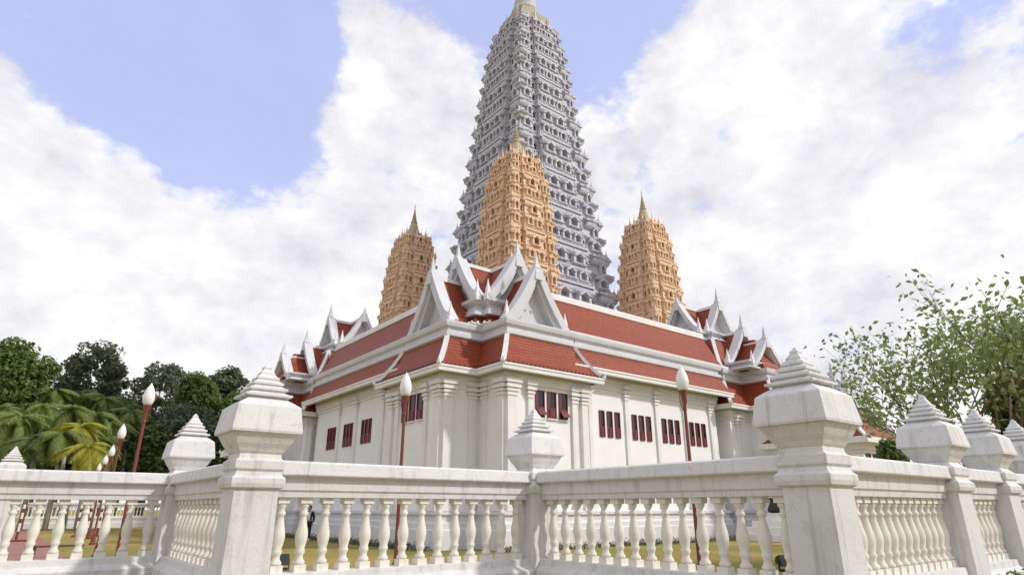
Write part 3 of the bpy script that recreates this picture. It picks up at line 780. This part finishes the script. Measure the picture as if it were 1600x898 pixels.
# ------------------------------------------------------------------ small things on the lawn
def spot_light(x, y, rot, label):
    t = empty('ground_floodlight', (x, y, 0), label, 'floodlight', 'small black floodlights on the lawn')
    mb = MB(); mb.box(-.12, .12, -.10, .10, 0, .04); mb.box(-.17, -.15, -.03, .03, .02, .30); mb.box(.15, .17, -.03, .03, .02, .30); mb.box(-.17, .17, -.03, .03, .04, .06)
    inst('bracket', mb.mesh('bracket', M['dark']), (x, y, 0), t, rot)
    mb = MB(); mb.loft([[(-.15, -.10, .13), (.15, -.10, .13), (.15, -.02, .42), (-.15, -.02, .42)], [(-.12, .10, .16), (.12, .10, .16), (.12, .15, .36), (-.12, .15, .36)]])
    for k in range(4): mb.box(-.11+.06*k, -.09+.06*k, .10, .19, .18, .34)
    inst('lamp_head', mb.mesh('lamp_head', M['dark'], bevel=.01), (x, y, 0), t, rot)
def gpos(x, y, z=0):
    a = ray(x, y); k = (z-EYE)/a.z; return a.x*k, a.y*k
for (px, py, rot, lb) in [(1226, 888, -.3, 'small black floodlight on the lawn, seen just left of the big right post'), (1256, 890, .2, 'small black floodlight touching the edge of the big right post'),
                     (409, 884, .3, 'small black floodlight beside the big left post'), (441, 886, -.2, 'small black floodlight between the first two balusters of the middle section')]:
    x, y = gpos(px, py+4); spot_light(x, y, rot, lb)
# dark urn on stepped pedestal
ux, uy = 32.6, 18.75
t = empty('stepped_pedestal', (ux, uy, 0), 'white stepped pedestal before the right porch, seen through the balusters', 'pedestal')
mb = MB(); mb.sq(ux, uy, [(1.5, 0), (1.5, .35), (1.2, .352), (1.2, .7), (.9, .702), (.9, 1.0)]); mb.build('steps', M['trim'], t, bevel=.02)
mb = MB(); mb.sq(ux, uy, [(.5, 1.0), (.5, 1.08), (.42, 1.12), (.42, 1.28), (.48, 1.32), (.48, 1.38)]); mb.build('plinth_block', M['trim'], t, bevel=.01)
t = empty('dark_urn', (ux, uy, 1.38), 'black flared urn on the white stepped pedestal near the right post', 'urn')
mb = MB(); mb.lathe(ux, uy, [(.20, 1.38), (.34, 1.42), (.36, 1.55), (.30, 1.72), (.22, 1.88), (.19, 1.98), (.23, 2.06), (.20, 2.12), (.05, 2.14)], 16); mb.build('urn_body', M['blackpot'], t, smooth=True)
mb = MB(); mb.lathe(ux, uy, [(.22, 2.06), (.25, 2.08), (.25, 2.12), (.20, 2.14)], 16); mb.build('urn_rim', M['blackpot'], t)
# bench, bin and red white posts by the brick path
bx, by = gpos(84, 874); t = empty('low_bench', (bx, by, 0), 'low dark brown bench on the brick path', 'bench')
mb = MB()
for k in range(4): mb.box(bx-.75, bx+.75, by-.24+.125*k, by-.14+.125*k, .40, .45)
mb.build('seat', M['bench'], t)
for sx in (-.6, .6):
    mb = MB(); mb.box(bx+sx-.05, bx+sx+.05, by-.2, by-.12, 0, .40); mb.box(bx+sx-.05, bx+sx+.05, by+.1, by+.18, 0, .40); mb.box(bx+sx-.05, bx+sx+.05, by-.12, by+.1, .30, .36); mb.build('leg', M['bench'], t)
wx, wy = gpos(61, 818); t = empty('litter_bin', (wx, wy, 0), 'small white litter bin with black lid beside the far end of path', 'bin')
mb = MB(); mb.lathe(wx, wy, [(.32, 0), (.36, .1), (.40, .8), (.40, .86)], 14); mb.build('bin_body', M['trim'], t)
mb = MB(); mb.lathe(wx, wy, [(.42, .861), (.43, .93), (.30, 1.06), (.08, 1.12)], 14); mb.build('bin_lid', M['dark'], t)
for ci, (px, py, lb) in enumerate([(24, 846, 'three slim red and white posts on the grass left of the brick path'), (134, 838, 'three slim red and white posts on the grass right of the brick path')]):
    x, y = gpos(px, py); t = empty('marker_posts', (x, y, 0), lb, 'marker posts', 'red and white marker posts by the path')
    mb = MB(); mb.box(x-.75, x+.75, y-.10, y+.10, 0, .10); mb.build('foot_bar', M['pole'], t)
    for k in range(3):
        X = x-.55+.55*k
        mb = MB(); mb.lathe(X, y, [(.06, .10), (.06, .5)], 8); mb.lathe(X, y, [(.055, .5), (.055, 1.75), (.03, 1.8)], 8, mi=1); mb.lathe(X, y, [(.062, .9), (.062, 1.1)], 8); mb.lathe(X, y, [(.062, 1.4), (.062, 1.6)], 8)
        mb.build('post', [M['pole'], M['trim']], t)

# ------------------------------------------------------------------ a visitor by the temple wall
def skin_mesh(name, verts, edges, radii, mat, sub=2, root=0):
    me = bpy.data.meshes.new(name); me.from_pydata(verts, edges, []); ob = bpy.data.objects.new(name, me); COL.objects.link(ob)
    ob.modifiers.new('s', 'SKIN'); ss = ob.modifiers.new('u', 'SUBSURF'); ss.levels = sub; ss.render_levels = sub
    sv = me.skin_vertices[0].data
    for i, r in enumerate(radii): sv[i].radius = (r, r) if not isinstance(r, tuple) else r; sv[i].use_root = (i == root)
    dg = bpy.context.evaluated_depsgraph_get(); me2 = bpy.data.meshes.new_from_object(ob.evaluated_get(dg))
    bpy.data.objects.remove(ob); me2.materials.clear(); me2.materials.append(mat)
    me2.polygons.foreach_set('use_smooth', [True]*len(me2.polygons)); me2.name = name
    return me2
vx, vy = 13.05, 34.6
person = empty('person', (vx, vy, 0), 'person in black jacket over white shirt standing by the left temple wall', 'person')
J = {}; V_, E_, R_ = [], [], []
def jn(n, p, r, par=None):
    J[n] = len(V_); V_.append(p); R_.append(r)
    if par: E_.append((J[par], J[n]))
jn('pelvis', (0, 0, .93), (.15, .11)); jn('waist', (0, 0, 1.08), (.14, .10), 'pelvis'); jn('chest', (0, .01, 1.30), (.17, .115), 'waist'); jn('neck', (0, 0, 1.46), .055, 'chest'); jn('jaw', (0, -.02, 1.54), .07, 'neck'); jn('head', (0, -.005, 1.64), (.078, .095), 'jaw'); jn('crown', (0, 0, 1.72), .05, 'head')
jn('nose', (0, -.10, 1.60), .014, 'jaw')
for sgn, sd in ((-1, 'l'), (1, 'r')):
    jn('hip'+sd, (.09*sgn, 0, .88), .10, 'pelvis'); jn('knee'+sd, (.10*sgn, -.04*sgn, .48), .062, 'hip'+sd); jn('ank'+sd, (.11*sgn, .05*sgn*-1, .09), .042, 'knee'+sd); jn('toe'+sd, (.13*sgn, -.16-.05*sgn, .04), .04, 'ank'+sd)
    jn('sh'+sd, (.19*sgn, .01, 1.40), .062, 'chest'); jn('elb'+sd, (.26*sgn, .03, 1.13), .046, 'sh'+sd); jn('wr'+sd, (.24*sgn, -.12, .90), .030, 'elb'+sd); jn('palm'+sd, (.235*sgn, -.15, .83), (.034, .018), 'wr'+sd)
    for fi, (dx, ln) in enumerate([(-.030, .075), (-.010, .088), (.010, .082), (.028, .062)]):
        jn('f%d' % fi+sd, (.235*sgn+dx*.4, -.155+dx, .79), .0095, 'palm'+sd); jn('g%d' % fi+sd, (.232*sgn+dx*.4, -.165+dx, .79-ln), .008, 'f%d' % fi+sd)
    jn('th'+sd, (.215*sgn, -.20, .83), .010, 'palm'+sd); jn('thb'+sd, (.21*sgn, -.225, .79), .008, 'th'+sd)
PR2 = R(-30)
inst('body', skin_mesh('body', V_, E_, R_, M['skin']), (vx, vy, 0), person, PR2)
def sub_fig(name, keys, grow, mat, edits={}):
    idx = {k: i for i, k in enumerate(keys)}; inv = {v: k for k, v in J.items()}
    vs = [edits.get(k, V_[J[k]]) for k in keys]; es = [(idx[inv[a]], idx[inv[b]]) for a, b in E_ if inv[a] in idx and inv[b] in idx]
    rs = [tuple(x+grow for x in R_[J[k]]) if isinstance(R_[J[k]], tuple) else R_[J[k]]+grow for k in keys]
    return inst(name, skin_mesh(name, vs, es, rs, mat), (vx, vy, 0), person, PR2)
sub_fig('jacket', ['pelvis', 'waist', 'chest', 'shl', 'elbl', 'wrl', 'shr', 'elbr', 'wrr'], .022, M['black_cloth'])
sub_fig('trousers', ['pelvis', 'hipl', 'kneel', 'ankl', 'hipr', 'kneer', 'ankr'], .016, M['black_cloth'])
mb = MB(); mb.loft([[(-.07, -.150, 1.0), (.07, -.150, 1.0), (.06, -.11, 1.0), (-.06, -.11, 1.0)], [(-.085, -.155, 1.2), (.085, -.155, 1.2), (.07, -.10, 1.2), (-.07, -.10, 1.2)], [(-.05, -.12, 1.42), (.05, -.12, 1.42), (.04, -.06, 1.42), (-.04, -.06, 1.42)]])
inst('shirt', mb.mesh('shirt', M['white_cloth'], bevel=.01), (vx, vy, 0), person, PR2)
mb = MB(); mb.lathe(0, .015, [(.06, 1.55), (.098, 1.60), (.108, 1.68), (.085, 1.745), (.03, 1.775)], 14)
for v_i, v in enumerate(mb.v):
    if v[1] < -.05 and v[2] < 1.70: mb.v[v_i] = (v[0], -.045, v[2])
inst('hair', mb.mesh('hair', M['hair'], smooth=True), (vx, vy, 0), person, PR2)
for sgn in (-1, 1):
    mb = MB(); mb.box(.12*sgn-.05, .12*sgn+.05, -.24-.05*sgn, .06-.05*sgn, 0, .09)
    inst('shoe', mb.mesh('shoe', M['white_cloth'], bevel=.025), (vx, vy, 0), person, PR2)

# ------------------------------------------------------------------ vegetation
def leaf_mesh(name, pos, nor, size, mat, aspect=.55):
    n = len(pos); nor = nor/np.linalg.norm(nor, axis=1, keepdims=True)
    ref = rng.normal(size=(n, 3)); a = np.cross(nor, ref); a /= np.linalg.norm(a, axis=1, keepdims=True); b = np.cross(nor, a)
    s = (size*rng.uniform(.6, 1.3, n))[:, None]
    v = np.empty((n, 4, 3)); v[:, 0] = pos-a*s; v[:, 1] = pos-b*s*aspect+nor*s*.15; v[:, 2] = pos+a*s; v[:, 3] = pos+b*s*aspect+nor*s*.15
    me = bpy.data.meshes.new(name); me.vertices.add(n*4); me.vertices.foreach_set('co', v.reshape(-1))
    me.loops.add(n*4); me.loops.foreach_set('vertex_index', np.arange(n*4, dtype=np.int32))
    me.polygons.add(n); me.polygons.foreach_set('loop_start', np.arange(0, n*4, 4, dtype=np.int32)); me.polygons.foreach_set('loop_total', np.full(n, 4, dtype=np.int32))
    me.materials.append(mat); me.update(); me.validate(); return me
def sphere(n):
    d = rng.normal(size=(n, 3)); return d/np.linalg.norm(d, axis=1, keepdims=True)
def tree(name, label, base, top, rx, crown_bottom, leafmat, n_clump=60, per=110, leaf=.22, clump_r=1.3, bark='bark', group=None, lean=(0, 0), cat='tree', trunk_r=.35):
    base = Vector(base); cz = (top+crown_bottom)/2; rz = (top-crown_bottom)/2
    t = empty(name, base, label, cat, group)
    c = np.array([base.x+lean[0], base.y+lean[1], cz])
    d = sphere(n_clump); rad = rng.uniform(.35, 1.0, n_clump)**.45
    cen = c+d*np.array([rx, rx, rz])*rad[:, None]*np.clip(1-clump_r/max(rx, 1e-3)*.5, .4, 1)
    P, Nn = [], []
    for k in range(n_clump):
        cr_ = clump_r*rng.uniform(.6, 1.25)
        dd = sphere(per); rr = rng.uniform(.25, 1, per)**.4
        P.append(cen[k]+dd*rr[:, None]*cr_*np.array([1, 1, .72])); Nn.append(dd*.6+rng.normal(size=(per, 3))*.55+np.array([0, 0, .5]))
    me = leaf_mesh('crown', np.vstack(P), np.vstack(Nn), leaf, leafmat)
    o = bpy.data.objects.new('crown', me); COL.objects.link(o); attach(o, t)
    mb = MB(); fork = Vector((base.x+lean[0]*.4, base.y+lean[1]*.4, base.z+(crown_bottom-base.z)*.8+.3))
    mb.tube([base-Vector((0, 0, .1)), base+(fork-base)*.5+Vector((.1, .05, 0)), fork], [trunk_r*1.3, trunk_r, trunk_r*.8], 8)
    for k in range(0, n_clump, max(1, n_clump//14)):
        e = Vector(cen[k]); m_ = fork+(e-fork)*.5+Vector((0, 0, .15*(e-fork).length*.4))
        mb.tube([fork, m_, e], [trunk_r*.5, trunk_r*.3, .03], 5)
    mb.build('trunk', M[bark], t, smooth=True)
    return t
def px_tree(name, label, px_c, py_top, py_bot, px_half, d, mat, **kw):
    a = atd(px_c, py_top, d); b_ = atd(px_c, py_bot, d)
    e = atd(px_c+px_half, (py_top+py_bot)/2, d); c_ = atd(px_c, (py_top+py_bot)/2, d)
    rx = (Vector((e.x-c_.x, e.y-c_.y)).length)
    return tree(name, label, (c_.x, c_.y, 0), a.z, rx, b_.z, M[mat], **kw)
BG = 'trees rising behind the left balustrade'
px_tree('broadleaf_tree', 'bright green broad tree at the left edge of the picture', 18, 516, 700, 70, 82, 'leaf_bright', n_clump=190, per=110, leaf=.27, clump_r=1.25, group=BG)
px_tree('broadleaf_tree', 'dark green domed tree, tallest behind the palms, with sky gaps', 143, 526, 680, 60, 88, 'leaf_dark', n_clump=110, per=90, leaf=.25, clump_r=1.1, bark='palebark', group=BG)
px_tree('broadleaf_tree', 'loose dark tree between the domed tree and the tall lamp globe', 246, 545, 700, 48, 92, 'leaf_dark', n_clump=85, per=85, leaf=.25, clump_r=1.05, bark='palebark', group=BG)
px_tree('broadleaf_tree', 'slim bright green tree behind the left post finial', 303, 564, 730, 36, 86, 'leaf_mid', n_clump=55, per=150, leaf=.30, clump_r=1.5, group=BG)
px_tree('broadleaf_tree', 'dark green tree just left of the big left post', 352, 560, 730, 42, 94, 'leaf_dark', n_clump=110, per=110, leaf=.28, clump_r=1.2, group=BG)
px_tree('broadleaf_tree', 'low green tree right behind the big left post', 372, 600, 730, 34, 84, 'leaf_mid', n_clump=50, per=150, leaf=.30, clump_r=1.4, group=BG)
for i, (cx_, tp, hf, dd, mt, lb) in enumerate([(40, 612, 56, 78, 'leaf_mid', 'low dense green thicket under the bright tree at left edge'), (190, 612, 58, 84, 'leaf_mid', 'low green thicket under the dark domed tree'), (290, 628, 54, 80, 'leaf_dark', 'low dark thicket behind the tall lamp post pole'), (120, 640, 60, 86, 'leaf_dark', 'shaded dark thicket behind the palm trunks'), (345, 650, 48, 82, 'leaf_mid', 'green thicket between the left post finials'), (235, 660, 50, 79, 'leaf_mid', 'green thicket beside the second lamp globe')]):
    px_tree('thicket', lb, cx_, tp, 765, hf, dd, mt, n_clump=60, per=150, leaf=.30, clump_r=1.7, group='thickets behind the left balustrade', cat='shrub')

def frond_mesh(name, mat):
    mb = MB(); n = 11; Lf = 1.0; pts = []
    for i in range(n+1):
        t = i/n; pts.append(Vector((t*.86, 0, .42*t-.92*t*t)))
    for i in range(1, n):
        p = pts[i]; d = (pts[i+1]-pts[i-1]).normalized(); l = .34*math.sin(math.pi*(i/n)**.8)+.06
        for sgn in (-1, 1):
            for j in (0, .5):
                q = p+d*(j/n); tip = q+Vector((d.x*.55, sgn*.75, d.z*.5-.55)).normalized()*l
                w = d*.030
                mb.add([tuple(q-w), tuple(q+w), tuple(tip)], [(0, 1, 2)])
    mb.tube([tuple(p) for p in pts], [.012*(1-i/(n+1))+.003 for i in range(n+1)], 4)
    return mb.mesh(name, mat, recalc=False)
FR = {k: frond_mesh('frond_'+k, M[k]) for k in ('leaf_palm', 'leaf_yellow', 'leaf_mid')}
def palm(px, py_top, d, mat, label, fl=4.0, nf=16, lean=.4):
    top = atd(px, py_top, d); base = Vector((top.x+lean, top.y-lean*.5, 0))
    t = empty('palm_tree', base, label, 'palm', 'palms behind the left balustrade')
    mb = MB(); mb.tube([base-Vector((0, 0, .1)), base.lerp(top, .5)+Vector((.15, .1, 0)), top], [.22, .16, .12], 8); mb.build('trunk', M['palebark'], t, smooth=True)
    for k in range(nf):
        o = inst('frond', FR[mat], top, t, 0, fl*random.uniform(.8, 1.15))
        o.rotation_euler = (random.uniform(-.3, .3), random.uniform(-.6, .85), 2*math.pi*k/nf*2.4+random.uniform(-.2, .2))
for a in [(112, 642, 70, 'leaf_palm', 'green palm left of the yellow palm'), (28, 655, 66, 'leaf_palm', 'green palm above the small distant white post'), (70, 636, 74, 'leaf_palm', 'green palm with drooping fronds below the bright tree'),
          (125, 668, 64, 'leaf_yellow', 'yellow fronded palm among the green palms'), (150, 650, 72, 'leaf_palm', 'green palm right of the yellow palm'), (96, 678, 62, 'leaf_palm', 'short green palm nearest the left rail'),
          (138, 700, 60, 'leaf_yellow', 'short yellow green palm near the small lamps'), (176, 662, 75, 'leaf_palm', 'green palm behind the second lamp'), (55, 690, 63, 'leaf_mid', 'short dark green palm beside the small distant post'), (8, 640, 72, 'leaf_palm', 'green palm at the left picture edge'), (205, 645, 78, 'leaf_palm', 'green palm just left of the tall lamp pole'), (160, 690, 66, 'leaf_palm', 'low green palm behind the smallest lamps'), (85, 612, 80, 'leaf_palm', 'tall green palm rising under the dark domed tree'), (18, 690, 70, 'leaf_palm', 'low green palm left of the small distant post'), (120, 615, 82, 'leaf_mid', 'tall dark palm behind the yellow palm'), (160, 625, 80, 'leaf_palm', 'tall green palm left of the second lamp')]:
    palm(*a, fl=2.5, nf=26)

# sparse tree at right: several thin stems and small leaves
def sparse_tree():
    base = atd(1555, 720, 23); base.z = 0
    t = empty('slender_tree', base, 'sparse leafed tree with many thin bare stems right of the temple', 'tree')
    mb = MB(); tips = []
    fwd = Vector((math.cos(R(52)), math.sin(R(52)), 0)); rt = Vector((fwd.y, -fwd.x, 0))
    rs = random.Random(11)
    def grow(p, d, l, r, dep):
        q = p+d*l; m_ = p+d*l*.5+Vector((rs.uniform(-.06, .06), rs.uniform(-.06, .06), rs.uniform(-.03, .05)))*l
        mb.tube([p, m_, q], [r, r*.85, r*.65], 5)
        if dep >= 2: tips.append((m_, r)); tips.append((q, r))
        if dep == 4: return
        for k in range(3 if dep < 3 else 2):
            nd = (d+Vector((rs.uniform(-.75, .75), rs.uniform(-.75, .75), rs.uniform(-.15, .45)))).normalized()
            grow(q, nd, l*rs.uniform(.55, .85), r*.6, dep+1)
    for k in range(7):
        an = 2*math.pi*k/7+rs.uniform(-.3, .3)
        d = (rt*(math.cos(an)*.52-.05)+fwd*math.sin(an)*.45+Vector((0, 0, 1.0))).normalized()
        grow(base+Vector((rs.uniform(-.35, .35), rs.uniform(-.35, .35), .0)), d, 2.9*rs.uniform(.8, 1.1), .06, 0)
    mb.build('trunk', M['bark'], t, smooth=True)
    P, Nn = [], []
    for p, r in tips:
        if p.z < 2.6: continue
        n = rs.randint(3, 7); P.append(np.array(p)+rng.normal(size=(n, 3))*np.array([.27, .27, .22])); Nn.append(rng.normal(size=(n, 3))+np.array([0, 0, .6]))
    o = bpy.data.objects.new('crown', leaf_mesh('crown', np.vstack(P), np.vstack(Nn), .10, M['leaf_sparse'], .55)); COL.objects.link(o); attach(o, t)
sparse_tree()
px_tree('shrub', 'green shrub behind the right balustrade below the sparse tree', 1395, 672, 760, 20, 34, 'leaf_mid', n_clump=26, per=110, leaf=.12, clump_r=.5, cat='shrub', trunk_r=.06)
px_tree('shrub', 'tall olive green shrub at the right edge behind the posts', 1590, 560, 740, 45, 26, 'leaf_mid', n_clump=50, per=90, leaf=.13, clump_r=.6, cat='shrub', trunk_r=.07)
px_tree('shrub', 'small dark green shrub between the first two right posts', 1478, 715, 790, 22, 24, 'leaf_dark', n_clump=20, per=100, leaf=.10, clump_r=.4, cat='shrub', trunk_r=.05)
# clipped ground cover by the foot of the right balustrade
P = rng.uniform(size=(9000, 3))*np.array([6.5, .72, 1.0])+np.array([9.0, 1.92, 0])
P[:, 2] = .05+(.99-.05)*np.sqrt(P[:, 2])*(1-.30*np.abs(P[:, 1]-2.3))*(.93+.07*np.sin(P[:, 0]*5))
o = bpy.data.objects.new('ground_cover', leaf_mesh('ground_cover', P, rng.normal(size=(9000, 3))+np.array([0, 0, .7]), .04, M['leaf_bright'])); COL.objects.link(o)
tag(o, 'low clipped yellow green hedge at the foot of right balustrade', 'hedge', kind='stuff')
# weeds and grass along the foot of the temple wall
P, Nn = [], []
for tf, (p0, p1) in ((T0, (2, 20)), (T1, (2, 20))):
    n = 2600; pp = rng.uniform(p0, p1, n); qq = .05-np.abs(rng.normal(size=n))*.28
    for a_, b_ in zip(pp, qq): P.append(tf(a_, b_ if a_ > 2 else b_+2, abs(rng.normal())*.10+.02))
Nn = rng.normal(size=(len(P), 3)); Nn[:, 2] *= .3
o = bpy.data.objects.new('grass', leaf_mesh('grass', np.array(P), Nn, .08, M['leaf_dark'], .25)); COL.objects.link(o)
tag(o, 'fringe of longer grass along the foot of the temple wall', 'grass', kind='stuff')
